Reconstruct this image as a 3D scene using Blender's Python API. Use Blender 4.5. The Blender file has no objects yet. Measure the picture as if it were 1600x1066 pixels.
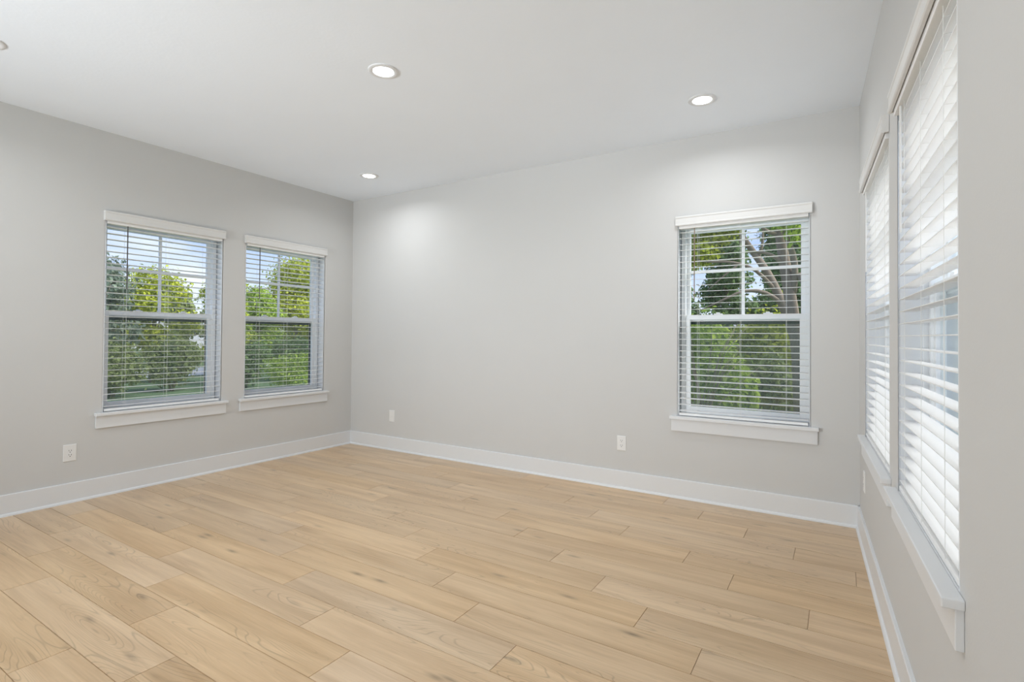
import bpy, bmesh, math, random
import numpy as np
from mathutils import Matrix, Vector

random.seed(7)
rng = np.random.default_rng(11)
scene = bpy.context.scene
col = scene.collection
R = math.radians

# ---------------------------------------------------------------- camera
cam_d = bpy.data.cameras.new('camera')
cam = bpy.data.objects.new('camera', cam_d)
col.objects.link(cam)
cam_d.sensor_fit = 'HORIZONTAL'
cam_d.sensor_width = 36.0
cam_d.lens = 18.398
cam_d.shift_y = -0.011387
cam_d.clip_start = 0.02
cam_d.clip_end = 300
cam.matrix_world = Matrix((
    (0.847919704, 0.000815922, 0.530124051, 4.686124),
    (0.530065588, -0.016235382, -0.847801206, -4.067854),
    (0.007915027, 0.999867865, -0.014198792, 1.215037),
    (0, 0, 0, 1)))
scene.camera = cam

# ---------------------------------------------------------------- look
scene.view_settings.view_transform = 'Standard'
scene.view_settings.look = 'None'
scene.view_settings.gamma = 1.0
scene.view_settings.use_curve_mapping = False
scene.view_settings.exposure = 0.36
try:
    cy = scene.cycles
    cy.use_denoising = True
    cy.max_bounces = 14
    cy.diffuse_bounces = 7
    cy.glossy_bounces = 5
    cy.transmission_bounces = 6
    cy.transparent_max_bounces = 16
    cy.sample_clamp_indirect = 6.0
    cy.caustics_reflective = False
    cy.caustics_refractive = False
except Exception:
    pass


# ---------------------------------------------------------------- world: blue sky paling to the horizon, thin cloud
def make_world():
    w = bpy.data.worlds.new('sky')
    scene.world = w
    w.use_nodes = True
    nt = w.node_tree
    N, L = nt.nodes, nt.links
    N.clear()
    out = N.new('ShaderNodeOutputWorld')
    bg = N.new('ShaderNodeBackground')
    tc = N.new('ShaderNodeTexCoord')
    sep = N.new('ShaderNodeSeparateXYZ')
    ramp = N.new('ShaderNodeValToRGB')
    L.new(tc.outputs['Generated'], sep.inputs[0])
    L.new(sep.outputs['Z'], ramp.inputs['Fac'])
    cr = ramp.color_ramp
    cr.elements[0].position = 0.0
    cr.elements[0].color = (0.80, 0.86, 0.96, 1)
    cr.elements[1].position = 0.45
    cr.elements[1].color = (0.17, 0.29, 0.70, 1)
    e = cr.elements.new(0.09); e.color = (0.60, 0.72, 0.96, 1)
    e = cr.elements.new(0.22); e.color = (0.30, 0.44, 0.86, 1)
    mp = N.new('ShaderNodeMapping')
    mp.inputs['Scale'].default_value = (1.6, 1.6, 5.0)
    no = N.new('ShaderNodeTexNoise')
    no.inputs['Scale'].default_value = 2.2
    no.inputs['Detail'].default_value = 6
    no.inputs['Roughness'].default_value = 0.55
    L.new(tc.outputs['Generated'], mp.inputs[0])
    L.new(mp.outputs[0], no.inputs['Vector'])
    cl = N.new('ShaderNodeValToRGB')
    cl.color_ramp.elements[0].position = 0.50
    cl.color_ramp.elements[0].color = (0, 0, 0, 1)
    cl.color_ramp.elements[1].position = 0.72
    cl.color_ramp.elements[1].color = (1, 1, 1, 1)
    L.new(no.outputs['Fac'], cl.inputs[0])
    mix = N.new('ShaderNodeMix')
    mix.data_type = 'RGBA'
    L.new(cl.outputs[0], mix.inputs[0])
    L.new(ramp.outputs[0], mix.inputs[6])
    mix.inputs[7].default_value = (0.92, 0.95, 1.0, 1)
    L.new(mix.outputs[2], bg.inputs['Color'])
    bg.inputs['Strength'].default_value = 1.0
    L.new(bg.outputs[0], out.inputs['Surface'])


make_world()


def add_light(name, kind, loc, energy, color=(1, 1, 1), **kw):
    d = bpy.data.lights.new(name, kind)
    d.energy = energy
    d.color = color
    for k, v in kw.items():
        setattr(d, k, v)
    o = bpy.data.objects.new(name, d)
    o.location = loc
    col.objects.link(o)
    return o


sun = add_light('sun', 'SUN', (16, 5, 15), 4.6, (1.0, 0.975, 0.93), angle=R(40.0))
sun.rotation_euler = Vector((-0.80, -0.25, -0.76)).to_track_quat('-Z', 'Y').to_euler()

REAR = -8.0        # rear wall, behind the camera
# added fill lamp outside an added patio door, brightening the room from behind the camera
side_fill = add_light('side_fill_lamp', 'AREA', (5.75, -6.4, 1.0), 48, (0.78, 0.89, 1.0),
                shape='RECTANGLE', size=2.3, size_y=2.0)
side_fill.rotation_euler = Vector((-1, 0.10, 0.30)).to_track_quat('-Z', 'Z').to_euler()
# added fill lamp behind the camera, aimed up to lift ceiling and back wall
rear_fill = add_light('rear_fill_lamp', 'AREA', (1.2, -6.3, 1.25), 38, (0.88, 0.945, 1.0), shape="DISK", size=0.8, spread=R(95))
rear_fill.rotation_euler = (Vector((2.9, -0.5, 2.45)) - Vector((1.2, -6.3, 1.25))).to_track_quat('-Z', 'Y').to_euler()
LAMP_W = 4.6


# ---------------------------------------------------------------- node helpers
def mat(name):
    m = bpy.data.materials.new(name)
    m.use_nodes = True
    nt = m.node_tree
    b = nt.nodes['Principled BSDF']
    return m, nt, nt.nodes, nt.links, b


def math_node(N, L, op, a, b=None, clamp=False):
    n = N.new('ShaderNodeMath')
    n.operation = op
    n.use_clamp = clamp
    for i, v in enumerate((a, b)):
        if v is None:
            continue
        if isinstance(v, (int, float)):
            n.inputs[i].default_value = v
        else:
            L.new(v, n.inputs[i])
    return n.outputs[0]


def paint(name, rgb, rough=0.6, bump=0.0, scale=220, var=0.015, spec=0.35):
    m, nt, N, L, b = mat(name)
    b.inputs['Roughness'].default_value = rough
    b.inputs['Specular IOR Level'].default_value = spec
    tc = N.new('ShaderNodeTexCoord')
    no = N.new('ShaderNodeTexNoise')
    no.inputs['Scale'].default_value = 3.0
    no.inputs['Detail'].default_value = 3
    L.new(tc.outputs['Object'], no.inputs['Vector'])
    mx = N.new('ShaderNodeMix')
    mx.data_type = 'RGBA'
    mx.inputs[6].default_value = (*[c * (1 - var) for c in rgb], 1)
    mx.inputs[7].default_value = (*[min(1, c * (1 + var)) for c in rgb], 1)
    L.new(no.outputs['Fac'], mx.inputs[0])
    L.new(mx.outputs[2], b.inputs['Base Color'])
    if bump:
        n2 = N.new('ShaderNodeTexNoise')
        n2.inputs['Scale'].default_value = scale
        n2.inputs['Detail'].default_value = 2
        L.new(tc.outputs['Object'], n2.inputs['Vector'])
        bp = N.new('ShaderNodeBump')
        bp.inputs['Strength'].default_value = bump
        bp.inputs['Distance'].default_value = 0.002
        L.new(n2.outputs['Fac'], bp.inputs['Height'])
        L.new(bp.outputs[0], b.inputs['Normal'])
    return m


M = {}
M['wall'] = paint('wall_paint', (0.62, 0.620, 0.612), 0.75, 0.12, 160, 0.012, 0.25)
M['ceiling'] = paint('ceiling_paint', (0.865, 0.92, 0.985), 0.85, 0.25, 55, 0.012, 0.2)
M['trim'] = paint('trim_paint', (0.75, 0.765, 0.78), 0.38, 0, 1, 0.006, 0.45)
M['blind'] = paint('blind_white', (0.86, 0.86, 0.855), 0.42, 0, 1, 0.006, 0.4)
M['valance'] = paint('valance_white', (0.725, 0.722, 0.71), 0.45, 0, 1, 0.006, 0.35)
M['vinyl'] = paint('vinyl_white', (0.87, 0.89, 0.90), 0.4, 0, 1, 0.006, 0.4)
M['plate'] = paint('outlet_plastic', (0.80, 0.80, 0.79), 0.35, 0, 1, 0.004, 0.5)
M['slot'] = paint('outlet_slot', (0.06, 0.06, 0.06), 0.6)
M['cord'] = paint('cord_white', (0.82, 0.82, 0.80), 0.7)
M['wand'] = paint('wand_plastic', (0.80, 0.80, 0.79), 0.3, 0, 1, 0.01, 0.5)
M['wand_backlit'] = paint('wand_backlit_plastic', (0.10, 0.095, 0.09), 0.3, 0, 1, 0.01, 0.5)  # clear wand's dark look against bright sky, put into its colour
M['wand_tan'] = paint('wand_tan_plastic', (0.26, 0.20, 0.15), 0.3, 0, 1, 0.01, 0.5)
M['screen_frame'] = paint('screen_frame_bronze', (0.035, 0.060, 0.052), 0.5)
M['siding'] = paint('siding', (0.40, 0.43, 0.43), 0.7)
M['roof_tile'] = paint('roof_shingle', (0.16, 0.15, 0.15), 0.9, 0.3, 30)
M['dark_pane'] = paint('dark_pane', (0.03, 0.045, 0.05), 0.08, 0, 1, 0.05, 0.6)
M['bark'] = paint('bark', (0.25, 0.20, 0.16), 0.9, 0.6, 40, 0.25, 0.1)
M['bark_pale'] = paint('bark_pale', (0.27, 0.215, 0.165), 0.9, 0.5, 40, 0.2, 0.1)
M['asphalt'] = paint('pale_concrete', (0.55, 0.55, 0.54), 0.9, 0.3, 60, 0.06)
M['lawn'] = paint('lawn', (0.16, 0.24, 0.12), 0.95, 0.9, 35, 0.35, 0.1)


def emission(name, rgb, s):
    m, nt, N, L, b = mat(name)
    b.inputs['Base Color'].default_value = (0.9, 0.9, 0.9, 1)
    b.inputs['Emission Color'].default_value = (*rgb, 1)
    b.inputs['Emission Strength'].default_value = s
    return m


M['lens'] = emission('lit_lens', (1.0, 0.985, 0.96), 6.0)


def glass(name, tint, refl=1.0):
    m, nt, N, L, b = mat(name)
    N.remove(b)
    out = N['Material Output']
    tr = N.new('ShaderNodeBsdfTransparent')
    tr.inputs[0].default_value = (*tint, 1)
    gl = N.new('ShaderNodeBsdfGlossy')
    gl.inputs['Roughness'].default_value = 0.01
    gl.inputs['Color'].default_value = (0.9, 0.95, 0.93, 1)
    lw = N.new('ShaderNodeLayerWeight')
    lw.inputs['Blend'].default_value = 0.5
    f5 = math_node(N, L, 'POWER', lw.outputs['Facing'], 5.5)
    fr = math_node(N, L, 'ADD', math_node(N, L, 'MULTIPLY', f5, 0.35), 0.035)
    mx = N.new('ShaderNodeMixShader')
    L.new(math_node(N, L, 'MULTIPLY', fr, refl, True), mx.inputs[0])
    L.new(tr.outputs[0], mx.inputs[1])
    L.new(gl.outputs[0], mx.inputs[2])
    L.new(mx.outputs[0], out.inputs['Surface'])
    return m


M['glass'] = glass('window_glass', (0.97, 0.985, 0.98), 1.0)
M['glass_door'] = glass('patio_glass', (0.95, 0.97, 0.96), 1.0)


def screen_mesh():
    m, nt, N, L, b = mat('insect_screen_mesh')
    N.remove(b)
    out = N['Material Output']
    tr = N.new('ShaderNodeBsdfTransparent')
    df = N.new('ShaderNodeBsdfDiffuse')
    df.inputs['Color'].default_value = (0.14, 0.19, 0.165, 1)
    mx = N.new('ShaderNodeMixShader')
    mx.inputs[0].default_value = 0.42
    L.new(tr.outputs[0], mx.inputs[1])
    L.new(df.outputs[0], mx.inputs[2])
    L.new(mx.outputs[0], out.inputs['Surface'])
    return m


M['screen'] = screen_mesh()


def leaf(name, dark, light, trans=0.45):
    m, nt, N, L, b = mat(name)
    N.remove(b)
    out = N['Material Output']
    geo = N.new('ShaderNodeNewGeometry')
    ramp = N.new('ShaderNodeValToRGB')
    ramp.color_ramp.elements[0].color = (*dark, 1)
    ramp.color_ramp.elements[1].color = (*light, 1)
    L.new(geo.outputs['Random Per Island'], ramp.inputs[0])
    df = N.new('ShaderNodeBsdfDiffuse')
    tl = N.new('ShaderNodeBsdfTranslucent')
    L.new(ramp.outputs[0], df.inputs['Color'])
    L.new(ramp.outputs[0], tl.inputs['Color'])
    mx = N.new('ShaderNodeMixShader')
    mx.inputs[0].default_value = trans
    L.new(df.outputs[0], mx.inputs[1])
    L.new(tl.outputs[0], mx.inputs[2])
    L.new(mx.outputs[0], out.inputs['Surface'])
    return m


M['leaf_yellow'] = leaf('leaf_yellow_green', (0.20, 0.25, 0.025), (0.76, 0.80, 0.10))
M['leaf_bright'] = leaf('leaf_bright_green', (0.17, 0.28, 0.045), (0.66, 0.80, 0.15))
M['leaf_grey'] = leaf('leaf_grey_green', (0.11, 0.15, 0.11), (0.40, 0.47, 0.34))
M['leaf_dark'] = leaf('leaf_dark_green', (0.08, 0.14, 0.055), (0.36, 0.50, 0.20))
M['leaf_olive'] = leaf('leaf_olive', (0.14, 0.18, 0.06), (0.47, 0.53, 0.21))
M['flower'] = leaf('white_blossom', (0.6, 0.6, 0.58), (0.9, 0.9, 0.88), 0.2)


def oak():
    m, nt, N, L, b = mat('oak_plank')
    geo = N.new('ShaderNodeNewGeometry')
    tc = N.new('ShaderNodeTexCoord')
    rnd = geo.outputs['Random Per Island']
    comb = N.new('ShaderNodeCombineXYZ')
    L.new(math_node(N, L, 'MULTIPLY', rnd, 57.0), comb.inputs[0])
    L.new(math_node(N, L, 'MULTIPLY', rnd, 31.0), comb.inputs[1])
    L.new(math_node(N, L, 'MULTIPLY', rnd, 91.0), comb.inputs[2])
    add = N.new('ShaderNodeVectorMath')
    add.operation = 'ADD'
    L.new(tc.outputs['Object'], add.inputs[0])
    L.new(comb.outputs[0], add.inputs[1])
    P = add.outputs[0]

    def noise(scale, detail=3, rough=0.55, dist=0.0):
        mp = N.new('ShaderNodeMapping')
        mp.inputs['Scale'].default_value = scale
        L.new(P, mp.inputs[0])
        n = N.new('ShaderNodeTexNoise')
        n.inputs['Scale'].default_value = 1.0
        n.inputs['Detail'].default_value = detail
        n.inputs['Roughness'].default_value = rough
        n.inputs['Distortion'].default_value = dist
        L.new(mp.outputs[0], n.inputs['Vector'])
        return n.outputs['Fac']

    broad = noise((1.0, 13.0, 1), 4, 0.58, 0.5)        # soft tonal bands along the plank
    fibre = noise((5.0, 150.0, 1), 3, 0.6)           # fine fibres
    ring = noise((0.95, 8.0, 1), 1.2, 0.4, 0.15)     # cathedral rings: contour lines of a smooth field
    area = noise((1.0, 4.0, 1), 1, 0.5)              # where the rings show
    s = math_node(N, L, 'SINE', math_node(N, L, 'MULTIPLY', ring, 210.0))
    line = math_node(N, L, 'POWER', math_node(N, L, 'MAXIMUM', s, 0.0), 7.0)
    mask = N.new('ShaderNodeMapRange')
    mask.inputs['From Min'].default_value = 0.45
    mask.inputs['From Max'].default_value = 0.60
    L.new(area, mask.inputs['Value'])
    line = math_node(N, L, 'MULTIPLY', line, mask.outputs[0])
    # knots: rare, elongated
    mp = N.new('ShaderNodeMapping')
    mp.inputs['Scale'].default_value = (2.6, 9.5, 1)
    L.new(P, mp.inputs[0])
    vo = N.new('ShaderNodeTexVoronoi')
    vo.inputs['Scale'].default_value = 1.0
    L.new(mp.outputs[0], vo.inputs['Vector'])
    kn = N.new('ShaderNodeMapRange')
    kn.inputs['From Min'].default_value = 0.20
    kn.inputs['From Max'].default_value = 0.02
    L.new(vo.outputs['Distance'], kn.inputs['Value'])
    sepc = N.new('ShaderNodeSeparateColor')
    L.new(vo.outputs['Color'], sepc.inputs[0])
    rare = math_node(N, L, 'GREATER_THAN', sepc.outputs[0], 0.50)
    knot = math_node(N, L, 'MULTIPLY', math_node(N, L, 'POWER', kn.outputs[0], 1.6), rare)

    r1 = N.new('ShaderNodeValToRGB')
    r1.color_ramp.elements[0].position = 0.30
    r1.color_ramp.elements[0].color = (0.52, 0.35, 0.195, 1)
    r1.color_ramp.elements[1].position = 0.68
    r1.color_ramp.elements[1].color = (0.70, 0.51, 0.315, 1)
    L.new(broad, r1.inputs[0])
    # per plank tone
    hsv = N.new('ShaderNodeHueSaturation')
    mr = N.new('ShaderNodeMapRange')
    mr.inputs['To Min'].default_value = 0.94
    mr.inputs['To Max'].default_value = 1.05
    L.new(rnd, mr.inputs['Value'])
    L.new(mr.outputs[0], hsv.inputs['Value'])
    sat = N.new('ShaderNodeMapRange')
    sat.inputs['To Min'].default_value = 0.92
    sat.inputs['To Max'].default_value = 1.05
    L.new(math_node(N, L, 'FRACT', math_node(N, L, 'MULTIPLY', rnd, 13.7)), sat.inputs['Value'])
    L.new(sat.outputs[0], hsv.inputs['Saturation'])
    L.new(r1.outputs[0], hsv.inputs['Color'])
    # fibres
    fr = N.new('ShaderNodeMapRange')
    fr.inputs['From Min'].default_value = 0.3
    fr.inputs['From Max'].default_value = 0.7
    fr.inputs['To Min'].default_value = 0.94
    fr.inputs['To Max'].default_value = 1.05
    L.new(fibre, fr.inputs['Value'])
    v1 = math_node(N, L, 'SUBTRACT', fr.outputs[0], math_node(N, L, 'MULTIPLY', line, 0.24))
    v2 = math_node(N, L, 'SUBTRACT', v1, math_node(N, L, 'MULTIPLY', knot, 0.50))
    sc = N.new('ShaderNodeVectorMath')
    sc.operation = 'SCALE'
    L.new(hsv.outputs[0], sc.inputs[0])
    L.new(v2, sc.inputs['Scale'])
    L.new(sc.outputs[0], b.inputs['Base Color'])
    b.inputs['Roughness'].default_value = 0.30
    b.inputs['Specular IOR Level'].default_value = 0.6
    h = math_node(N, L, 'SUBTRACT', math_node(N, L, 'MULTIPLY', fibre, 0.25), line)
    bp = N.new('ShaderNodeBump')
    bp.inputs['Strength'].default_value = 0.22
    bp.inputs['Distance'].default_value = 0.0012
    L.new(h, bp.inputs['Height'])
    L.new(bp.outputs[0], b.inputs['Normal'])
    return m


M['oak'] = oak()
M['groove'] = paint('plank_groove', (0.42, 0.31, 0.205), 0.7)


# ---------------------------------------------------------------- mesh helpers
class MB:
    def __init__(self):
        self.v, self.f = [], []

    def quad(self, pts):
        n = len(self.v)
        self.v += [tuple(p) for p in pts]
        self.f.append(tuple(range(n, n + len(pts))))

    def box(self, x0, x1, y0, y1, z0, z1):
        n = len(self.v)
        self.v += [(x0, y0, z0), (x1, y0, z0), (x1, y1, z0), (x0, y1, z0),
                   (x0, y0, z1), (x1, y0, z1), (x1, y1, z1), (x0, y1, z1)]
        for f in ((0, 3, 2, 1), (4, 5, 6, 7), (0, 1, 5, 4), (1, 2, 6, 5), (2, 3, 7, 6), (3, 0, 4, 7)):
            self.f.append(tuple(n + i for i in f))
        return n

    def prism_x(self, prof, x0, x1, m0=None, m1=None):
        """profile of (y, z) counter-clockwise seen from +x, swept along x; m0/m1 optional per-vertex x offsets (mitres)"""
        n, k = len(self.v), len(prof)
        for i, (y, z) in enumerate(prof):
            self.v.append((x0 + (m0(y) if m0 else 0), y, z))
        for i, (y, z) in enumerate(prof):
            self.v.append((x1 + (m1(y) if m1 else 0), y, z))
        for i in range(k):
            j = (i + 1) % k
            self.f.append((n + i, n + j, n + k + j, n + k + i))
        self.f.append(tuple(n + i for i in range(k))[::-1])
        self.f.append(tuple(n + k + i for i in range(k)))

    def tube(self, pts, rad, sides=8, cap=True):
        n = len(self.v)
        pts = [Vector(p) for p in pts]
        if not hasattr(rad, '__len__'):
            rad = [rad] * len(pts)
        for i, p in enumerate(pts):
            d = (pts[min(i + 1, len(pts) - 1)] - pts[max(i - 1, 0)]).normalized()
            a = d.orthogonal().normalized() if i == 0 else (a - d * a.dot(d)).normalized()
            bb = d.cross(a)
            for s in range(sides):
                t = 2 * math.pi * s / sides
                self.v.append(tuple(p + (a * math.cos(t) + bb * math.sin(t)) * rad[i]))
        for i in range(len(pts) - 1):
            for s in range(sides):
                s2 = (s + 1) % sides
                self.f.append((n + i * sides + s, n + i * sides + s2, n + (i + 1) * sides + s2, n + (i + 1) * sides + s))
        if cap:
            self.f.append(tuple(n + s for s in range(sides))[::-1])
            e = n + (len(pts) - 1) * sides
            self.f.append(tuple(e + s for s in range(sides)))

    def lathe(self, prof, sides=40, cx=0, cy=0):
        """(r, z) profile turned about z"""
        n, k = len(self.v), len(prof)
        for s in range(sides):
            t = 2 * math.pi * s / sides
            for r_, z in prof:
                self.v.append((cx + r_ * math.cos(t), cy + r_ * math.sin(t), z))
        for s in range(sides):
            s2 = (s + 1) % sides
            for i in range(k - 1):
                self.f.append((n + s * k + i, n + s2 * k + i, n + s2 * k + i + 1, n + s * k + i + 1))

    def build(self, name, m, parent=None, bevel=0.0, smooth=False, fix=True):
        me = bpy.data.meshes.new(name)
        me.from_pydata(self.v, [], self.f)
        if fix:
            bm = bmesh.new()
            bm.from_mesh(me)
            bmesh.ops.recalc_face_normals(bm, faces=bm.faces)
            bm.to_mesh(me)
            bm.free()
        me.materials.append(m)
        if smooth:
            for p in me.polygons:
                p.use_smooth = True
        o = bpy.data.objects.new(name, me)
        col.objects.link(o)
        if parent is not None:
            o.parent = parent
        if bevel:
            md = o.modifiers.new('edge', 'BEVEL')
            md.width = bevel
            md.segments = 2
            md.limit_method = 'ANGLE'
        return o


def tag(o, label, cat, kind=None, group=None):
    o['label'] = label
    o['category'] = cat
    if kind:
        o['kind'] = kind
    if group:
        o['group'] = group
    return o


def empty(name, loc, rz=0.0):
    o = bpy.data.objects.new(name, None)
    o.location = loc
    o.rotation_euler = (0, 0, rz)
    o.empty_display_size = 0.1
    col.objects.link(o)
    return o


# ---------------------------------------------------------------- the room
H = 2.74
W0, SK = 4.798674, 0.0457167          # right wall: x = W0 - SK * y
T = 0.17                              # wall thickness
SILL, HEAD = 0.62, 2.09               # window opening, bottom and top
LEFT_WINDOWS = [(1.480, 2.356), (0.384, 1.256)]          # distance from the far corner along the left wall
BACK_WINDOWS = [(3.643, 4.516)]                          # along x
kR = math.sqrt(1 + SK * SK)
RIGHT_WINDOWS = [(0.385 * kR, 1.395 * kR), (1.638 * kR, 2.528 * kR)]   # distance from the far corner
RS, RH = 0.648, 2.10                                     # sill / head on the right wall


def wall(name, length, holes, frame, label, m, height=H, start=0.0):
    """frame(u, w, z) -> world, u along the wall, w outward. Openings have a rounded plaster edge."""
    mb = MB()
    ch = 0.008
    white = []                         # faces of the white-painted reveals
    us = sorted({start, length} | {h[0] for h in holes} | {h[1] for h in holes})
    zs = sorted({0.0, height} | {h[2] for h in holes} | {h[3] for h in holes})

    def in_hole(u, z):
        return any(h[0] < u < h[1] and h[2] < z < h[3] for h in holes)
    for i in range(len(us) - 1):
        for j in range(len(zs) - 1):
            if in_hole((us[i] + us[i + 1]) / 2, (zs[j] + zs[j + 1]) / 2):
                continue
            for w in (0.0, T):
                u0, u1, z0, z1 = us[i], us[i + 1], zs[j], zs[j + 1]
                q = [frame(u0, w, z0), frame(u1, w, z0), frame(u1, w, z1), frame(u0, w, z1)]
                mb.quad(q if w == 0 else q[::-1])
    for (u0, u1, z0, z1) in holes:
        # rounded arris then the reveal
        for (a, b_) in (((u0, z0), (u0, z1)), ((u0, z1), (u1, z1)), ((u1, z1), (u1, z0)), ((u1, z0), (u0, z0))):
            cu, cz = (u0 + u1) / 2, (z0 + z1) / 2

            def ins(p, d):
                return (p[0] + math.copysign(d, cu - p[0]), p[1] + math.copysign(d, cz - p[1]))
            rings = [(0.0, 0.0), (0.0025, 0.0006), (0.0055, 0.0025), (0.0074, 0.0055), (ch, ch), (ch, T)]
            for (d0, w0), (d1, w1) in zip(rings[:-1], rings[1:]):
                A0, B0, A1, B1 = ins(a, d0 - ch), ins(b_, d0 - ch), ins(a, d1 - ch), ins(b_, d1 - ch)
                mb.quad([frame(A0[0], w0, A0[1]), frame(B0[0], w0, B0[1]), frame(B1[0], w1, B1[1]), frame(A1[0], w1, A1[1])])
                white.append(len(mb.f) - 1)
    # closing edges
    for (a, b_) in (((start, 0), (start, height)), ((start, height), (length, height)), ((length, height), (length, 0)), ((length, 0), (start, 0))):
        mb.quad([frame(a[0], 0, a[1]), frame(b_[0], 0, b_[1]), frame(b_[0], T, b_[1]), frame(a[0], T, a[1])])
    o = mb.build(name, m, fix=False)
    o.data.materials.append(M['trim'])
    for i in white:
        o.data.polygons[i].material_index = 1
    tag(o, label, 'wall', 'structure')
    return o


nR = Vector((1, SK, 0)).normalized()          # outward normal of the right wall
dR = Vector((SK, -1, 0)).normalized()         # along the right wall, towards the camera
f_left = lambda u, w, z: (-w, -u, z)
f_back = lambda u, w, z: (u, w, z)


def f_right(u, w, z):
    p = Vector((W0, 0, z)) + dR * u + nR * w
    return tuple(p)


pad = 0.008
DU0, DU1 = 5.3, 7.6       # opening of the added patio door, along the right wall
LEN_R = -REAR * kR
wall('wall_left', -REAR, [(a - pad, b + pad, SILL - pad, HEAD + pad) for a, b in LEFT_WINDOWS], f_left,
     'light greige painted wall with two windows, left of the far corner', M['wall'])
wall('wall_back', W0 + T, [(a - pad, b + pad, SILL - pad, HEAD + pad) for a, b in BACK_WINDOWS], f_back,
     'long light greige painted wall with one window near its right end', M['wall'], start=-T)
wall('wall_right', LEN_R, [(a - pad, b + pad, RS - pad, RH + pad) for a, b in RIGHT_WINDOWS] + [(DU0, DU1, -0.02, 2.36)], f_right,
     'light greige painted wall with two windows seen at a steep angle', M['wall'])
XR = W0 - SK * REAR
f_rear = lambda u, w, z: (u, REAR - w, z)
wall('wall_front', XR + T, [], f_rear,
     'plain light greige painted wall behind the camera', M['wall'], start=-T)

# ceiling slab
mb = MB()
mb.box(-T, XR + T + 0.02, REAR - T, T, H, H + 0.25)
tag(mb.build('ceiling', M['ceiling']), 'flat white ceiling with fine texture and recessed lights', 'ceiling', 'structure')

# floor: planks 0.1885 wide and 1.2192 long, laid along the back wall
PW, PL = 0.1885, 1.2192
PHASE = {0: 1.15, 1: 0.22, 2: 0.532, 3: 0.812, 4: 1.10, 5: 0.308, 6: 0.568, 7: 0.915, 8: 0.02, 9: 0.295,
         10: 0.572, 11: 0.854, 12: 1.169, 13: 0.336, 14: 0.649, 15: 0.955, 16: 0.127}
mb = MB()
g = 0.0006
for k in range(-1, int(-REAR / PW) + 1):
    ya = -0.029 - PW * k
    yb = ya - PW
    ya, yb = min(ya, 0.0), max(yb, REAR)
    if ya - yb < 0.004:
        continue
    ph = PHASE.get(k, (k * 0.407 + 0.13) % PL)
    x = ph - PL
    while x < XR:
        xa, xb = max(x, 0.0), min(x + PL, W0 - SK * ya + 0.0)
        x += PL
        if xb - xa < 0.01:
            continue
        b_ = 0.0016
        n = len(mb.v)
        z0, z1 = -0.004, 0.0
        mb.v += [(xa + g, yb + g, z0), (xb - g, yb + g, z0), (xb - g, ya - g, z0), (xa + g, ya - g, z0),
                 (xa + g + b_ * .5, yb + g + b_ * .5, z1), (xb - g - b_ * .5, yb + g + b_ * .5, z1),
                 (xb - g - b_ * .5, ya - g - b_ * .5, z1), (xa + g + b_ * .5, ya - g - b_ * .5, z1)]
        for f in ((4, 5, 6, 7), (0, 1, 5, 4), (1, 2, 6, 5), (2, 3, 7, 6), (3, 0, 4, 7)):
            mb.f.append(tuple(n + i for i in f))
fl = mb.build('floor', M['oak'], fix=False)
tag(fl, 'pale oak plank floor laid parallel to the long wall', 'floor', 'structure')
mb = MB()
mb.box(-T, XR + T, REAR - T, T, -0.20, -0.0035)
sub = mb.build('joint_line', M['groove'], fl)


# baseboards with shoe moulding, in wall-local frames (x along the wall, y into the room)
def baseboard(name, frame_loc, rz, length, label):
    e_prof = [(0, 0), (0.014, 0), (0.014, 0.138), (0.0115, 0.142), (0, 0.142)]
    mb = MB()
    mb.prism_x(e_prof, 0.0, length)
    o = mb.build(name, M['trim'], bevel=0.0)
    o.location = frame_loc
    o.rotation_euler = (0, 0, rz)
    tag(o, label, 'baseboard', 'structure')
    sp = [(0.014, 0.0)] + [(0.014 + 0.012 * math.cos(a), 0.018 * math.sin(a)) for a in [i * math.pi / 2 / 6 for i in range(7)]]
    mb = MB()
    mb.prism_x(sp, 0.0, length)
    mb.build('shoe_molding', M['trim'], o)
    return o


baseboard('baseboard_left', (0, 0, 0), R(-90), -REAR, 'white baseboard along the wall with two windows')
b2 = baseboard('baseboard_back', (W0, 0, 0), R(180), W0, 'white baseboard along the long wall')
aR = math.atan2(-dR.y, -dR.x)                  # local +x runs from the camera end to the far corner
pR = Vector((W0, 0, 0)) + dR * DU0
baseboard('baseboard_right', pR, aR, DU0, 'white baseboard running under the steeply seen windows')


# ---------------------------------------------------------------- windows
def box_part(name, m, parent, *boxes, bevel=0.0015):
    mb = MB()
    for b_ in boxes:
        mb.box(*b_)
    return mb.build(name, m, parent, bevel=bevel)


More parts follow.
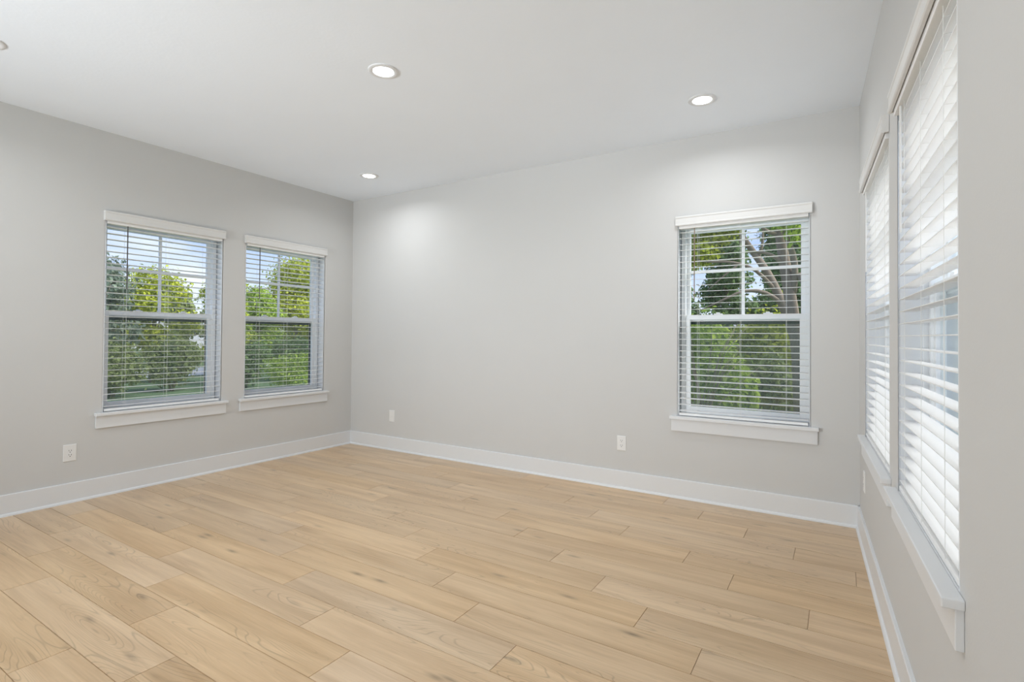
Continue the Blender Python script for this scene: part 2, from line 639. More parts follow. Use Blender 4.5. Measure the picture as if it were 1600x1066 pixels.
def make_window(name, loc, rz, width, h, label, stool_proj=0.043):
    """local x: to the viewer's left, y: into the room, z: up from the sill line"""
    hw = width / 2
    root = empty(name, loc, rz)
    tag(root, label, 'window', 'structure')
    V = M['vinyl']
    # vinyl frame
    fo, fi, fw = -0.170, -0.092, 0.030
    box_part('frame', V, root, (-hw, -hw + fw, fo, fi, 0, h), (hw - fw, hw, fo, fi, 0, h),
             (-hw + fw, hw - fw, fo, fi, h - fw, h), (-hw + fw, hw - fw, fo, fi - 0.004, 0, fw))
    ix = hw - fw
    mr = 0.737                                     # bottom of the lower sash's top rail
    # upper sash (outer track)
    us = box_part('upper_sash', V, root,
                  (-ix, -ix + 0.028, -0.160, -0.136, mr - 0.006, h - fw), (ix - 0.028, ix, -0.160, -0.136, mr - 0.006, h - fw),
                  (-ix + 0.028, ix - 0.028, -0.160, -0.136, h - fw - 0.030, h - fw),
                  (-ix + 0.028, ix - 0.028, -0.160, -0.136, mr - 0.006, mr + 0.030))
    gx = ix - 0.028
    z0, z1 = mr + 0.030, h - fw - 0.030
    mb = MB(); mb.box(-gx, gx, -0.150, -0.146, z0, z1)
    mb.build('glass', M['glass'], us)
    zm = (mr + 0.036 + h - 0.02) / 2
    box_part('muntin', V, us, (-0.010, 0.010, -0.156, -0.140, z0, z1), (-gx, -0.010, -0.156, -0.140, zm - 0.010, zm + 0.010),
             (0.010, gx, -0.156, -0.140, zm - 0.010, zm + 0.010), bevel=0.001)
    # lower sash (inner track)
    ls = box_part('lower_sash', V, root,
                  (-ix, -ix + 0.034, -0.130, -0.100, 0.030, mr + 0.034), (ix - 0.034, ix, -0.130, -0.100, 0.030, mr + 0.034),
                  (-ix + 0.034, ix - 0.034, -0.130, -0.100, mr, mr + 0.034), (-ix + 0.034, ix - 0.034, -0.130, -0.100, 0.030, 0.068))
    gx = ix - 0.034
    mb = MB(); mb.box(-gx, gx, -0.117, -0.113, 0.068, mr)
    mb.build('glass', M['glass'], ls)
    for sx in (-1, 1):
        mb = MB()
        c = sx * 0.17
        mb.prism_x([(-0.128, mr + 0.034), (-0.104, mr + 0.034), (-0.106, mr + 0.046), (-0.126, mr + 0.046)], c - 0.030, c + 0.030)
        mb.box(c - 0.012, c + 0.012, -0.124, -0.100, mr + 0.046, mr + 0.054)
        mb.build('sash_lock', V, ls, bevel=0.002)
    # insect screen outside the lower half
    sc = box_part('screen_frame', M['screen_frame'], root,
                  (-ix, -ix + 0.018, -0.185, -0.172, 0.03, mr + 0.004), (ix - 0.018, ix, -0.185, -0.172, 0.03, mr + 0.004),
                  (-ix + 0.018, ix - 0.018, -0.185, -0.172, mr - 0.034, mr + 0.004), (-ix + 0.018, ix - 0.018, -0.185, -0.172, 0.03, 0.046), bevel=0.001)
    mb = MB(); mb.quad([(-ix + 0.018, -0.178, 0.046), (ix - 0.018, -0.178, 0.046), (ix - 0.018, -0.178, mr - 0.034), (-ix + 0.018, -0.178, mr - 0.034)])
    mb.build('screen_mesh', M['screen'], sc, fix=False)
    # stool and apron
    mb = MB()
    xo = hw + 0.056
    mb.box(-hw, hw, -0.092, 0.001, -0.0195, 0.0035)
    mb.box(-xo, xo, 0.0, stool_proj, -0.0195, 0.0035)
    mb.build('stool', M['trim'], root, bevel=0.003)
    box_part('apron', M['trim'], root, (-xo + 0.008, xo - 0.008, 0.0, 0.017, -0.111, -0.0197), bevel=0.002)
    return root


BLINDS = 'white faux-wood window blinds'


def make_blind(loc, rz, width, h, label, wand=0.125, tilt=0.0, seed=1, wand_len=0.5, left_over=0.018, right_over=0.018, wand_m='wand'):
    rr = random.Random(seed)
    hw = width / 2 - 0.006
    root = empty('window_blind', loc, rz)
    tag(root, label, 'window blind', group=BLINDS)
    B = M['blind']
    top = h - 0.004
    box_part('head_rail', B, root, (-hw, hw, -0.056, 0.0125, top - 0.038, top), bevel=0.002)
    # valance with a moulded face and short returns to the wall
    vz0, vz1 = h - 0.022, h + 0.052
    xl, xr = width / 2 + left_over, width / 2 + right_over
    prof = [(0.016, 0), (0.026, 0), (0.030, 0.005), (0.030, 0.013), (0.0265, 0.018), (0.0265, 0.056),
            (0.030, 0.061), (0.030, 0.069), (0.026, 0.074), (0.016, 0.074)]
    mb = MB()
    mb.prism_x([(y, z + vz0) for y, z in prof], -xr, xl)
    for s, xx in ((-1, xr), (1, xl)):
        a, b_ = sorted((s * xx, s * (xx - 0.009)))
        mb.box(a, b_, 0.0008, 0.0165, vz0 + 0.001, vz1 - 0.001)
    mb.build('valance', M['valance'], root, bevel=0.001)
    # slats
    pitch = 0.0445
    zt = top - 0.038 - 0.024
    zb = 0.046
    n = int((zt - zb) / pitch) + 1
    pitch = (zt - zb) / (n - 1)
    mb = MB()
    zs = []
    for i in range(n):
        z = zt - i * pitch
        zs.append(z)
        a = R(tilt + rr.uniform(-1.2, 1.2))
        dz = math.sin(a) * 0.025
        roll = rr.uniform(-0.0012, 0.0012)
        th = 0.0023
        k = len(mb.v)
        xs = (-hw + 0.002, hw - 0.002)
        prof = [(-0.052, -dz), (-0.040, -dz * 0.52 + 0.0007), (-0.027, 0.0009), (-0.014, dz * 0.52 + 0.0007), (-0.002, dz)]
        low = [(y, z_ - th) for y, z_ in reversed(prof)]
        cc = prof + low
        for xi, x_ in enumerate(xs):
            for (y, z_) in cc:
                mb.v.append((x_, y, z + z_ + (roll if xi else -roll)))
        m_ = len(cc)
        for q in range(m_):
            q2 = (q + 1) % m_
            mb.f.append((k + q, k + q2, k + m_ + q2, k + m_ + q))
        mb.f.append(tuple(range(k, k + m_))[::-1])
        mb.f.append(tuple(range(k + m_, k + 2 * m_)))
    mb.build('slats', B, root)
    box_part('bottom_rail', B, root, (-hw + 0.001, hw - 0.001, -0.053, -0.001, 0.0085, 0.0265), bevel=0.003)
    # ladder cords (front, back and the rungs under each slat)
    for x_ in (-hw + 0.135, 0.0, hw - 0.135):
        mb = MB()
        for y in (-0.0535, -0.0008):
            mb.tube([(x_, y, 0.020), (x_, y, top - 0.036)], 0.0008, 5)
        for z in zs:
            mb.tube([(x_, -0.053, z - 0.0036), (x_, -0.001, z - 0.0036)], 0.0006, 4)
        mb.build('ladder_cord', M['cord'], root)
    # tilt wand
    mb = MB()
    xw = width / 2 - wand
    zt_w = h - 0.030
    mb.tube([(xw, 0.0035, zt_w), (xw, 0.0042, zt_w - wand_len)], 0.0042, 6)
    mb.tube([(xw, -0.004, zt_w + 0.012), (xw, 0.0035, zt_w + 0.006), (xw, 0.0035, zt_w - 0.004)], 0.0018, 6)
    wo = mb.build('tilt_wand', M[wand_m], root)
    if wand_m != 'wand':
        wo['label'] = {'wand_backlit': 'tilt wand coloured dark as if backlit by sky', 'wand_tan': 'tan tilt wand'}[wand_m]
    return root


def place_left(a, b_):
    return (0.0, -(a + b_) / 2, SILL), R(-90), b_ - a


def place_back(a, b_):
    return ((a + b_) / 2, 0.0, SILL), R(180), b_ - a


def place_right(a, b_):
    p = Vector((W0, 0, RS)) + dR * (a + b_) / 2
    return tuple(p), aR, b_ - a


wl1, wl2 = place_left(*LEFT_WINDOWS[0]), place_left(*LEFT_WINDOWS[1])
wb1 = place_back(*BACK_WINDOWS[0])
wr1, wr2 = place_right(*RIGHT_WINDOWS[0]), place_right(*RIGHT_WINDOWS[1])
hL, hR_ = HEAD - SILL, RH - RS
make_window('window_1', *wl1, hL, 'white single-hung window farthest from the room corner on the left wall')
make_window('window_2', *wl2, hL, 'white single-hung window on the left wall, next to the far corner')
make_window('window_3', *wb1, hL, 'white single-hung window in the long wall, looking onto bare tree trunks')
make_window('window_4', *wr1, hR_, 'far one of the two windows on the steeply seen right wall', 0.037)
make_window('window_5', *wr2, hR_, 'near one of the two windows on the steeply seen right wall', 0.042)
make_blind(*wl1, hL, 'white slatted blind in the left wall window showing blue sky and tree tops', 0.140, 2.5, 1, wand_m='wand_backlit')
make_blind(*wl2, hL, 'white slatted blind in the left wall window nearest the far corner', 0.134, 2.5, 2, wand_m='wand_backlit')
make_blind(*wb1, hL, 'white slatted blind in the long wall window before leaning tree trunks', 0.118, -3.5, 3, 0.56, wand_m='wand_tan')
make_blind(*wr1, hR_, 'white slatted blind on the right wall, the narrower seen one by the corner', 0.10, 0, 4, 0.47)
make_blind(*wr2, hR_, 'large close white slatted blind on the right wall, cut by the frame top', 0.10, 0, 5, 0.47)


# ---------------------------------------------------------------- outlets
def outlet(loc, rz, label, w=0.078, h=0.120, kind='duplex', group='wall outlets'):
    root = empty('wall_outlet', loc, rz)
    tag(root, label, 'outlet', group=group)
    mb = MB()
    hw, hh = w / 2, h / 2
    prof = [(0, 0), (0.0045, 0.003)]
    n = len(mb.v)
    ins = 0.004
    mb.v += [(-hw, 0.0004, -hh), (hw, 0.0004, -hh), (hw, 0.0004, hh), (-hw, 0.0004, hh),
             (-hw, 0.003, -hh), (hw, 0.003, -hh), (hw, 0.003, hh), (-hw, 0.003, hh),
             (-hw + ins, 0.0058, -hh + ins), (hw - ins, 0.0058, -hh + ins), (hw - ins, 0.0058, hh - ins), (-hw + ins, 0.0058, hh - ins)]
    for f in ((3, 2, 1, 0), (0, 1, 5, 4), (1, 2, 6, 5), (2, 3, 7, 6), (3, 0, 4, 7),
              (4, 5, 9, 8), (5, 6, 10, 9), (6, 7, 11, 10), (7, 4, 8, 11), (8, 9, 10, 11)):
        mb.f.append(tuple(n + i for i in f))
    mb.build('cover_plate', M['plate'], root)
    if kind == 'decora':
        rc = box_part('receptacle', M['plate'], root, (-0.0165, 0.0165, 0.005, 0.0078, -0.033, 0.033), bevel=0.0012)
        zz = (0.0135, -0.0165)
    elif kind == 'duplex':
        rc = None
        zz = (0.0195, -0.0195)
    else:
        box_part('insert', M['plate'], root, (-0.0165, 0.0165, 0.005, 0.0072, -0.033, 0.033), bevel=0.0012)
        mb = MB()
        mb.tube([(0, 0.006, 0), (0, 0.012, 0)], 0.0048, 12)
        mb.build('jack', M['plate'], root)
        return root
    for z in zz:
        if kind == 'duplex':
            mb = MB()
            pts = []
            for i in range(24):
                t = 2 * math.pi * i / 24
                x_, z_ = 0.0172 * math.cos(t), 0.0172 * math.sin(t)
                pts.append((x_, max(-0.0142, min(0.0142, z_))))
            k = len(pts)
            mb.v += [(x_, 0.005, z + z_) for x_, z_ in pts] + [(x_, 0.0074, z + z_) for x_, z_ in pts]
            for i in range(k):
                j = (i + 1) % k
                mb.f.append((i, j, k + j, k + i))
            mb.f.append(tuple(range(k, 2 * k)))
            rc = mb.build('receptacle', M['plate'], root)
        y1 = 0.0074 if kind == 'duplex' else 0.0078
        mb = MB()
        mb.box(-0.0082, -0.0055, y1 - 0.001, y1 + 0.0003, z - 0.0005, z + 0.0090)
        mb.box(0.0055, 0.0082, y1 - 0.001, y1 + 0.0003, z + 0.0005, z + 0.0085)
        mb.tube([(0, y1 - 0.001, z - 0.0075), (0, y1 + 0.0003, z - 0.0075)], 0.0031, 10)
        mb.build('socket_slots', M['slot'], rc)
    if kind == 'duplex':
        mb = MB()
        mb.tube([(0, 0.005, 0), (0, 0.0068, 0)], 0.0032, 10)
        mb.build('screw', M['plate'], root)
    return root


outlet((0, -2.551, 0.356), R(-90), 'white duplex outlet low on the left wall, beyond the window sill', kind='decora')
outlet((0.642, 0, 0.361), R(180), 'white blank-faced wall plate low on the long wall near the far corner', kind='jack', w=0.074, h=0.122)
outlet((3.196, 0, 0.363), R(180), 'white duplex outlet low on the long wall, left of its window sill', kind='duplex', w=0.076, h=0.118)
pO = Vector((W0, 0, 0.375)) + dR * 0.33
outlet(tuple(pO), aR, 'white outlet under the right wall sill, seen edge-on beside the corner', kind='duplex', w=0.074, h=0.12)


# ---------------------------------------------------------------- recessed lights
def downlight(x, y, label):
    root = empty('recessed_light', (x, y, H))
    tag(root, label, 'ceiling light', group='recessed ceiling lights')
    mb = MB()
    mb.lathe([(0.0865, 0.0), (0.0865, -0.003), (0.082, -0.006), (0.073, -0.0068), (0.061, -0.0065), (0.0585, -0.004), (0.0585, 0.0)], 48)
    mb.build('trim_ring', M['trim'], root, smooth=True)
    mb = MB()
    mb.lathe([(0.0586, -0.0040), (0.040, -0.0052), (0.020, -0.0058), (0.0001, -0.006)], 40)
    mb.build('lens', M['lens'], root, smooth=True)
    d = bpy.data.lights.new('lamp', 'AREA')
    d.shape = 'DISK'
    d.size = 0.105
    d.energy = LAMP_W
    d.color = (0.95, 0.975, 1.0)
    d.spread = R(158)
    lo = bpy.data.objects.new('lamp', d)
    col.objects.link(lo)
    lo.parent = root
    lo.location = (0, 0, -0.0075)
    return root


downlight(2.462, -1.930, 'lit round recessed light, nearest to the camera in mid ceiling')
downlight(3.945, -0.612, 'lit round recessed light above the long wall window')
downlight(0.890, -0.586, 'lit round recessed light, small, by the far room corner')
downlight(0.905, -3.240, 'recessed light at the left picture edge, only its rim showing')
downlight(3.95, -3.26, 'recessed light overhead, out of the picture')

# unseen patio door, added behind the camera to let side light in
pD = Vector((W0, 0, 0)) + dR * (DU0 + DU1) / 2
dr = empty('added_door', tuple(pD), aR)
tag(dr, 'glazed patio door added unseen behind the camera to let light in', 'door', 'structure')
hd = (DU1 - DU0) / 2 - 0.008
box_part('door_frame', M['vinyl'], dr, (-hd, -hd + 0.06, -0.13, -0.03, 0, 2.35), (hd - 0.06, hd, -0.13, -0.03, 0, 2.35),
         (-hd + 0.06, hd - 0.06, -0.13, -0.03, 2.29, 2.35), (-0.04, 0.04, -0.13, -0.03, 0, 2.29))
mb = MB()
mb.box(-hd + 0.06, hd - 0.06, -0.082, -0.078, 0, 2.29)
mb.build('glass', M['glass_door'], dr)

# ---------------------------------------------------------------- outdoors
GZ = -0.55
mb = MB()
mb.quad([(-60, -40, GZ), (60, -40, GZ), (60, 60, GZ), (-60, 60, GZ)])
tag(mb.build('ground', M['lawn'], fix=False), 'green lawn outside the windows', 'ground', 'structure')
mb = MB()
mb.quad([(-24, -10, GZ + 0.02), (-18.5, -10, GZ + 0.02), (-18.5, 30, GZ + 0.02), (-24, 30, GZ + 0.02)])
tag(mb.build('road', M['asphalt'], fix=False), 'pale road beyond the shrubs, seen through the left wall windows', 'road', 'structure')


mb = MB()  # added unseen paving, reflecting sunlight up into the right wall blinds
mb.quad([(5.3, -30, GZ + 0.02), (11, -30, GZ + 0.02), (11, 0.5, GZ + 0.02), (5.3, 0.5, GZ + 0.02)])
mb.quad([(-3, -30, GZ + 0.02), (5.3, -30, GZ + 0.02), (5.3, REAR - 0.2, GZ + 0.02), (-3, REAR - 0.2, GZ + 0.02)])
tag(mb.build('bounce_paving', M['asphalt'], fix=False), 'pale paving added to bounce light up at the right wall windows', 'paving', 'structure')


def leaves_mesh(name, m, blobs, n, size, parent, seed, up=0.35, shell=0.5):
    r_ = np.random.default_rng(seed)
    vol = np.array([b[1][0] * b[1][1] * b[1][2] for b in blobs])
    cnt = np.maximum(1, (n * vol ** 0.75 / (vol ** 0.75).sum()).astype(int))
    P, Nn = [], []
    for (c, rad), k in zip(blobs, cnt):
        d = r_.normal(size=(k, 3))
        d /= np.linalg.norm(d, axis=1, keepdims=True)
        q = shell + (1 - shell) * r_.random((k, 1)) ** 0.6
        q *= 1 + 0.16 * r_.normal(size=(k, 1))
        P.append(np.array(c) + d * np.array(rad) * q)
        nn = d + np.array([0, 0, up]) + 0.7 * r_.normal(size=(k, 3))
        Nn.append(nn / np.linalg.norm(nn, axis=1, keepdims=True))
    P, Nn = np.vstack(P), np.vstack(Nn)
    k = len(P)
    t = np.cross(Nn, r_.normal(size=(k, 3)))
    t /= np.linalg.norm(t, axis=1, keepdims=True)
    s = np.cross(Nn, t)
    ln = size * (0.6 + 0.8 * r_.random((k, 1)))
    wd = ln * 0.30
    v = np.empty((k, 4, 3))
    v[:, 0] = P - t * ln / 2
    v[:, 1] = P + s * wd + Nn * wd * 0.3
    v[:, 2] = P + t * ln / 2
    v[:, 3] = P - s * wd + Nn * wd * 0.3
    idx = np.arange(k) * 4
    faces = np.empty((k * 2, 3), int)
    faces[0::2] = np.stack([idx, idx + 1, idx + 2], 1)
    faces[1::2] = np.stack([idx, idx + 2, idx + 3], 1)
    me = bpy.data.meshes.new(name)
    me.from_pydata(v.reshape(-1, 3).tolist(), [], faces.tolist())
    me.materials.append(m)
    o = bpy.data.objects.new(name, me)
    col.objects.link(o)
    o.parent = parent
    return o


def limbs(mb, base, blobs, r0, rr):
    """thin limbs from the trunk top to each leaf mass"""
    for c, rad in blobs:
        b_ = Vector(base)
        e = Vector(c)
        mid = (b_ + e) / 2 + Vector((rr.uniform(-.15, .15), rr.uniform(-.15, .15), rr.uniform(0, .2)))
        mb.tube([b_, mid, e], [r0, r0 * 0.65, r0 * 0.25], 6)


def tree(loc, height, spread, leaf_m, label, n=7000, leaf_size=0.14, seed=1, crown_from=0.35, group=None, bark='bark', nb=9):
    rr = random.Random(seed)
    x, y = loc
    root = empty('tree', (x, y, GZ))
    tag(root, label, 'tree', group=group)
    blobs = []
    for i in range(nb):
        a = rr.uniform(0, 2 * math.pi)
        t = (i + 0.5) / nb
        z = height * (crown_from + (1 - crown_from) * t * 0.9)
        rad = spread * (0.75 * math.sin(math.pi * (0.25 + 0.68 * t)))
        d = rad * rr.uniform(0.25, 0.75)
        q = spread * rr.uniform(0.34, 0.5)
        blobs.append(((d * math.cos(a), d * math.sin(a), z), (q, q, q * 0.75)))
    mb = MB()
    lean = (rr.uniform(-.2, .2), rr.uniform(-.2, .2))
    top = (lean[0], lean[1], height * 0.72)
    mb.tube([(0, 0, -0.05), (lean[0] * .4, lean[1] * .4, height * .3), top], [0.05 + height * .016, 0.04 + height * .011, 0.03], 8)
    limbs(mb, (lean[0] * .5, lean[1] * .5, height * .38), blobs, 0.035, rr)
    mb.build('trunk', M[bark], root, smooth=True, fix=False)
    leaves_mesh('foliage', leaf_m, blobs, n, leaf_size, root, seed)
    return root


def shrub(loc, h, rad, leaf_m, label, n=2500, leaf_size=0.09, seed=1, group=None, flowers=0):
    rr = random.Random(seed)
    root = empty('shrub', (loc[0], loc[1], GZ))
    tag(root, label, 'shrub', group=group)
    blobs = [((0, 0, h * 0.52), (rad * .8, rad * .8, h * 0.46))]
    for i in range(6):
        a = i * 1.05 + rr.uniform(-.3, .3)
        q = rad * rr.uniform(.4, .55)
        blobs.append(((rad * .55 * math.cos(a), rad * .55 * math.sin(a), h * rr.uniform(.35, .75)), (q, q, h * .25)))
    mb = MB()
    for i in range(6):
        a = i * 1.05
        mb.tube([(0.03 * math.cos(a), 0.03 * math.sin(a), -0.03), (rad * .25 * math.cos(a), rad * .25 * math.sin(a), h * .4),
                 (rad * .5 * math.cos(a), rad * .5 * math.sin(a), h * .75)], [0.022, 0.015, 0.006], 6)
    mb.build('stems', M['bark'], root, smooth=True, fix=False)
    leaves_mesh('foliage', leaf_m, blobs, n, leaf_size, root, seed)
    if flowers:
        leaves_mesh('blossoms', M['flower'], [((b[0][0], b[0][1], b[0][2] + .03), tuple(q * 1.06 for q in b[1])) for b in blobs], flowers, leaf_size * .7, root, seed + 50, 0.9, 0.95)
    return root


# seen through the two left wall windows
tree((-14.0, 2.75), 4.05, 1.25, M['leaf_grey'], 'grey-green sparse tree at the left side of the left wall window with sky', 2600, 0.15, 21, 0.42, bark='bark_pale')
tree((-16.5, 5.15), 4.0, 1.65, M['leaf_yellow'], 'yellow-green tree in the middle of the left wall window with most sky', 9000, 0.13, 22, 0.30)
tree((-14.0, 6.4), 3.85, 1.3, M['leaf_yellow'], 'yellow-green tree at the right side of the left wall window with most sky', 8000, 0.12, 23, 0.30)
tree((-16.5, 9.2), 3.9, 1.35, M['leaf_bright'], 'shorter green tree at the left of the left wall window by the corner', 8000, 0.12, 24, 0.25)
tree((-17.8, 12.0), 5.5, 2.4, M['leaf_yellow'], 'tallest yellow-green tree, filling the left wall window by the corner', 17000, 0.14, 25, 0.22, nb=14)
for i, (x, y, h, r_, mname, lab) in enumerate([
        (-12.2, 2.3, 1.55, 0.8, 'leaf_olive', 'olive shrub under the grey-green tree'),
        (-12.8, 4.1, 1.75, 0.8, 'leaf_olive', 'olive shrub under the yellow-green tree in the window with most sky'),
        (-11.9, 5.9, 1.60, 0.75, 'leaf_dark', 'dark green shrub low at the right of the window with most sky'),
        (-13.2, 8.7, 1.75, 0.85, 'leaf_dark', 'dark green shrub behind the round bright bush'),
        (-13.6, 10.9, 1.90, 0.95, 'leaf_dark', 'dark green shrub low at the right of the window by the corner')]):
    shrub((x, y), h, r_, M[mname], lab, 5200, 0.10, 60 + i, group='shrubs at the far edge of the lawn')
shrub((-9.0, 5.55), 1.25, 0.75, M['leaf_bright'], 'round bright green bush low in the left wall window by the corner', 5000, 0.07, 71)
shrub((-6.2, 4.75), 0.55, 0.40, M['leaf_olive'], 'low white-flowering plant under the round bright bush', 900, 0.06, 72, group='white-flowering plants', flowers=260)
shrub((-6.0, 5.75), 0.52, 0.45, M['leaf_olive'], 'low white-flowering plant right of the round bright bush', 900, 0.06, 73, group='white-flowering plants', flowers=300)
for i, y in enumerate([5.8, 8.7, 11.6, 14.5, 17.4, 20.3, 23.2]):
    tree((-28 - (i % 2) * 1.2, y), 4.3 - 0.3 * (i % 2), 1.7, M['leaf_olive'], 'olive green tree standing in the row across the pale road', 5200, 0.2, 80 + i, 0.06,
         group='trees across the road')


# seen through the long wall window: leaning bare trunks with leaf sprays
def trunk_tree(base, paths, blobs, leaf_m, label, n, leaf_size, seed, bark='bark_pale', name='tree'):
    root = empty(name, base)
    tag(root, label, 'tree')
    bx, by, bz = base

    def loc(p):
        return (p[0] - bx, p[1] - by, p[2] - bz)
    for i, (pts, rad) in enumerate(paths):
        mb = MB()
        # smooth the path a little
        P = [Vector(loc(p)) for p in pts]
        Q, Rr = [], []
        for k in range(len(P) - 1):
            for t in (0, 1 / 3, 2 / 3):
                p0, p1, p2, p3 = P[max(k - 1, 0)], P[k], P[k + 1], P[min(k + 2, len(P) - 1)]
                Q.append(0.5 * ((2 * p1) + (p2 - p0) * t + (2 * p0 - 5 * p1 + 4 * p2 - p3) * t * t + (3 * p1 - p0 - 3 * p2 + p3) * t ** 3))
                Rr.append(rad[k] + (rad[k + 1] - rad[k]) * t)
        Q.append(P[-1]); Rr.append(rad[-1])
        mb.tube(Q, Rr, 9)
        mb.build('trunk' if i == 0 else 'branch', M[bark], root, smooth=True, fix=False)
    if n:
        leaves_mesh('foliage', leaf_m, [(loc(c), r_) for c, r_ in blobs], n, leaf_size, root, seed)
    return root


trunk_tree((4.16, 6.0, GZ),
           [([(4.16, 6.0, GZ - .05), (4.12, 6.0, 0.5), (4.08, 6.0, 1.1), (4.00, 6.0, 1.75), (3.90, 6.0, 2.45), (3.82, 6.05, 3.0), (3.74, 6.1, 3.6), (3.60, 6.15, 4.6)],
             [0.13, 0.115, 0.105, 0.10, 0.095, 0.085, 0.07, 0.05]),
            ([(3.90, 6.0, 2.45), (3.75, 5.9, 2.62), (3.55, 5.8, 2.70), (3.35, 5.7, 2.70)], [0.05, 0.035, 0.025, 0.012]),
            ([(4.02, 6.0, 2.0), (4.05, 5.9, 2.5), (3.93, 5.8, 2.95), (3.80, 5.7, 3.35), (3.70, 5.6, 3.8)], [0.06, 0.05, 0.045, 0.035, 0.02]),
            ([(3.82, 6.05, 3.0), (3.60, 5.9, 3.1), (3.40, 5.8, 3.35), (3.20, 5.7, 3.7)], [0.04, 0.03, 0.02, 0.01]),
            ([(4.10, 5.95, 2.3), (4.22, 5.9, 2.05), (4.26, 5.9, 1.2), (4.30, 5.9, GZ)], [0.05, 0.055, 0.06, 0.07])],
           [((4.05, 5.6, 3.25), (0.32, 0.3, 0.35)), ((4.2, 5.7, 3.0), (0.3, 0.3, 0.3)), ((3.5, 6.2, 4.3), (0.8, 0.6, 0.35))],
           M['leaf_bright'], 'thick pale leaning trunk at the right of the long wall window', 1500, 0.10, 31)
trunk_tree((4.25, 7.6, GZ),
           [([(4.25, 7.6, GZ - .05), (4.1, 7.6, 0.6), (3.9, 7.55, 1.4), (3.64, 7.5, 2.15), (3.42, 7.5, 2.62), (3.22, 7.5, 2.95), (3.00, 7.5, 3.32), (2.74, 7.5, 3.8), (2.45, 7.5, 4.5)],
             [0.11, 0.10, 0.095, 0.085, 0.075, 0.065, 0.055, 0.045, 0.03]),
            ([(3.30, 7.5, 2.85), (3.38, 7.45, 3.1), (3.40, 7.4, 3.4)], [0.04, 0.028, 0.014]),
            ([(3.75, 7.5, 1.9), (3.45, 7.3, 2.12), (3.1, 7.1, 2.15), (2.75, 6.9, 1.98), (2.35, 6.8, 1.78)], [0.045, 0.04, 0.032, 0.022, 0.012]),
            ([(3.64, 7.5, 2.15), (3.3, 7.2, 2.55), (2.9, 7.0, 2.72), (2.4, 6.8, 2.75), (2.0, 6.7, 2.9)], [0.04, 0.034, 0.028, 0.02, 0.01]),
            ([(3.0, 7.05, 2.68), (2.75, 6.9, 2.45), (2.45, 6.8, 2.15)], [0.022, 0.016, 0.009])],
           [((2.35, 7.3, 3.45), (0.62, 0.5, 0.36)), ((2.75, 7.5, 3.9), (0.7, 0.6, 0.4)), ((2.2, 7.0, 2.95), (0.45, 0.4, 0.28)),
            ((3.35, 7.8, 4.0), (0.5, 0.5, 0.3))],
           M['leaf_yellow'], 'thinner trunk leaning to the left across the long wall window', 6500, 0.10, 32)
# bare arching twigs close to the glass
tw = empty('twiggy_shrub', (2.75, 5.0, GZ))
tag(tw, 'bare arching twigs low at the left of the long wall window', 'shrub')
mb = MB()
rr = random.Random(5)
for i in range(16):
    a = rr.uniform(-1.1, 1.6)
    hgt = rr.uniform(1.5, 2.4)
    sp = rr.uniform(.3, 1.0)
    pts = [(0.1 * math.cos(a * 2), 0.1 * math.sin(a * 2), 0)]
    for t in (0.35, 0.7, 1.0):
        pts.append((math.sin(a) * sp * t ** 1.6 + rr.uniform(-.04, .04), rr.uniform(-.3, .3) * t, hgt * (t - 0.12 * t ** 3)))
    mb.tube(pts, [0.014, 0.011, 0.008, 0.004], 6)
mb.build('twigs', M['bark_pale'], tw, smooth=True, fix=False)
leaves_mesh('foliage', M['leaf_olive'], [((0, 0, 1.2), (0.6, 0.4, 0.6))], 500, 0.06, tw, 77)
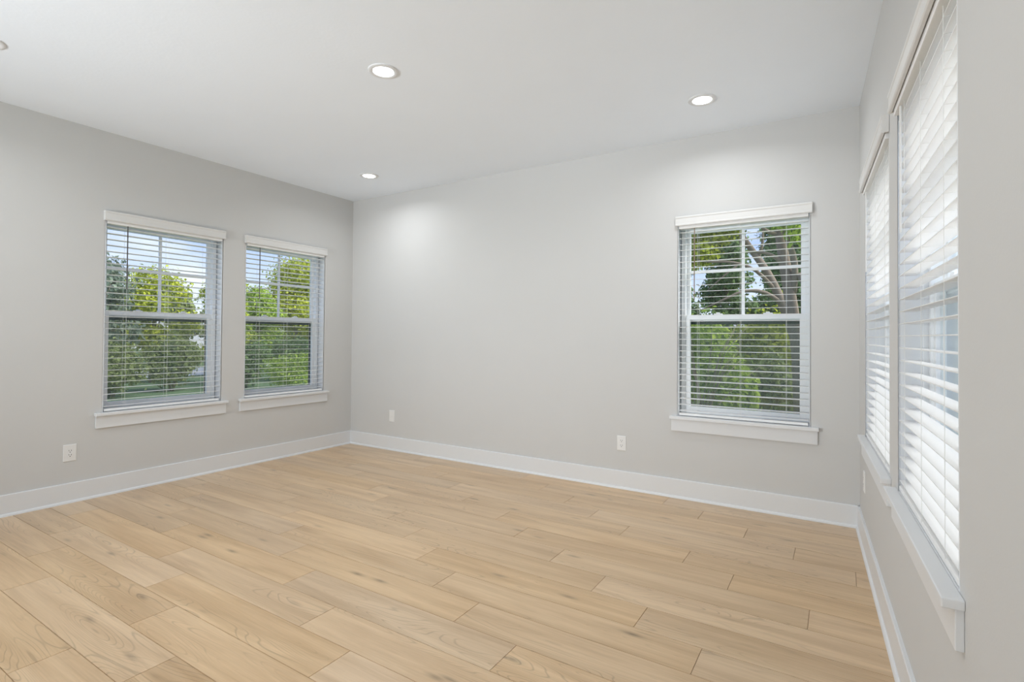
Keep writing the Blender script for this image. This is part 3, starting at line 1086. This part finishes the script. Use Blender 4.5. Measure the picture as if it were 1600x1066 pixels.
# shrubs in front of the back window
shrub((2.95, 6.1), 1.55, 0.58, M['leaf_bright'], 'bright green shrub low in the middle of the long wall window', 4200, 0.12, 41)
shrub((3.55, 7.3), 1.5, 0.55, M['leaf_olive'], 'olive shrub low between the two leaning trunks', 3600, 0.10, 42)
shrub((2.0, 8.6), 2.35, 0.8, M['leaf_bright'], 'tall bright green shrub behind the bare twigs', 5200, 0.12, 43)
shrub((3.2, 9.9), 2.55, 0.85, M['leaf_yellow'], 'yellow-green shrub behind the leaning trunks', 4200, 0.12, 44)
shrub((4.75, 9.5), 1.9, 0.65, M['leaf_dark'], 'dark green shrub at the foot of the thick leaning trunk', 3600, 0.10, 45)
for i, (x, y, h) in enumerate([(0.1, 12.2, 6.0), (1.35, 15.2, 5.9), (3.75, 12.4, 5.4), (2.6, 18.6, 6.8)]):
    tree((x, y), h, 1.4, M['leaf_dark'], ['dark green tree at the left edge of the long wall window, behind the twigs', 'dark green tree farther off, behind the left half of the long wall window',
         'dark green tree behind the thick leaning trunk', 'dark green tree in the gap between the two leaning trunks'][i], 9000, 0.16, 90 + i, 0.08, group='dark trees behind the leaning trunks', nb=14)

shrub((5.95, 7.6), 1.75, 0.6, M['leaf_dark'], 'dark green shrub glimpsed between the slats of the right wall blinds', 3000, 0.10, 48)

# neighbouring house seen through the right wall blinds
hs = empty('house', (8.2, 13.5, GZ))
tag(hs, 'pale neighbouring house glimpsed between the slats on the right wall', 'house')
box_part('house_wall', M['siding'], hs, (-2.6, 4.0, 0.0, 6.0, 0.0, 3.2), bevel=0)
mb = MB()
mb.prism_x([(-0.4, 3.2), (6.4, 3.2), (3.0, 5.2)], -3.0, 4.4)
mb.build('house_roof', M['roof_tile'], hs)
for wx, ww in ((-2.5, 1.5), (-0.4, 1.5), (1.8, 1.5)):
    n = 6
    cell = ww / n
    bars = [(wx + i * cell - 0.02, wx + i * cell + 0.02, -0.05, 0.0, 0.35, 2.85) for i in range(n + 1)]
    bars += [(wx, wx + ww, -0.045, 0.0, z - 0.02, z + 0.02) for z in (0.37, 0.85, 1.35, 1.85, 2.35, 2.83)]
    wf = box_part('house_window', M['vinyl'], hs, *bars, bevel=0)
    box_part('pane', M['dark_pane'], wf, (wx, wx + ww, -0.02, 0.005, 0.35, 2.85), bevel=0)
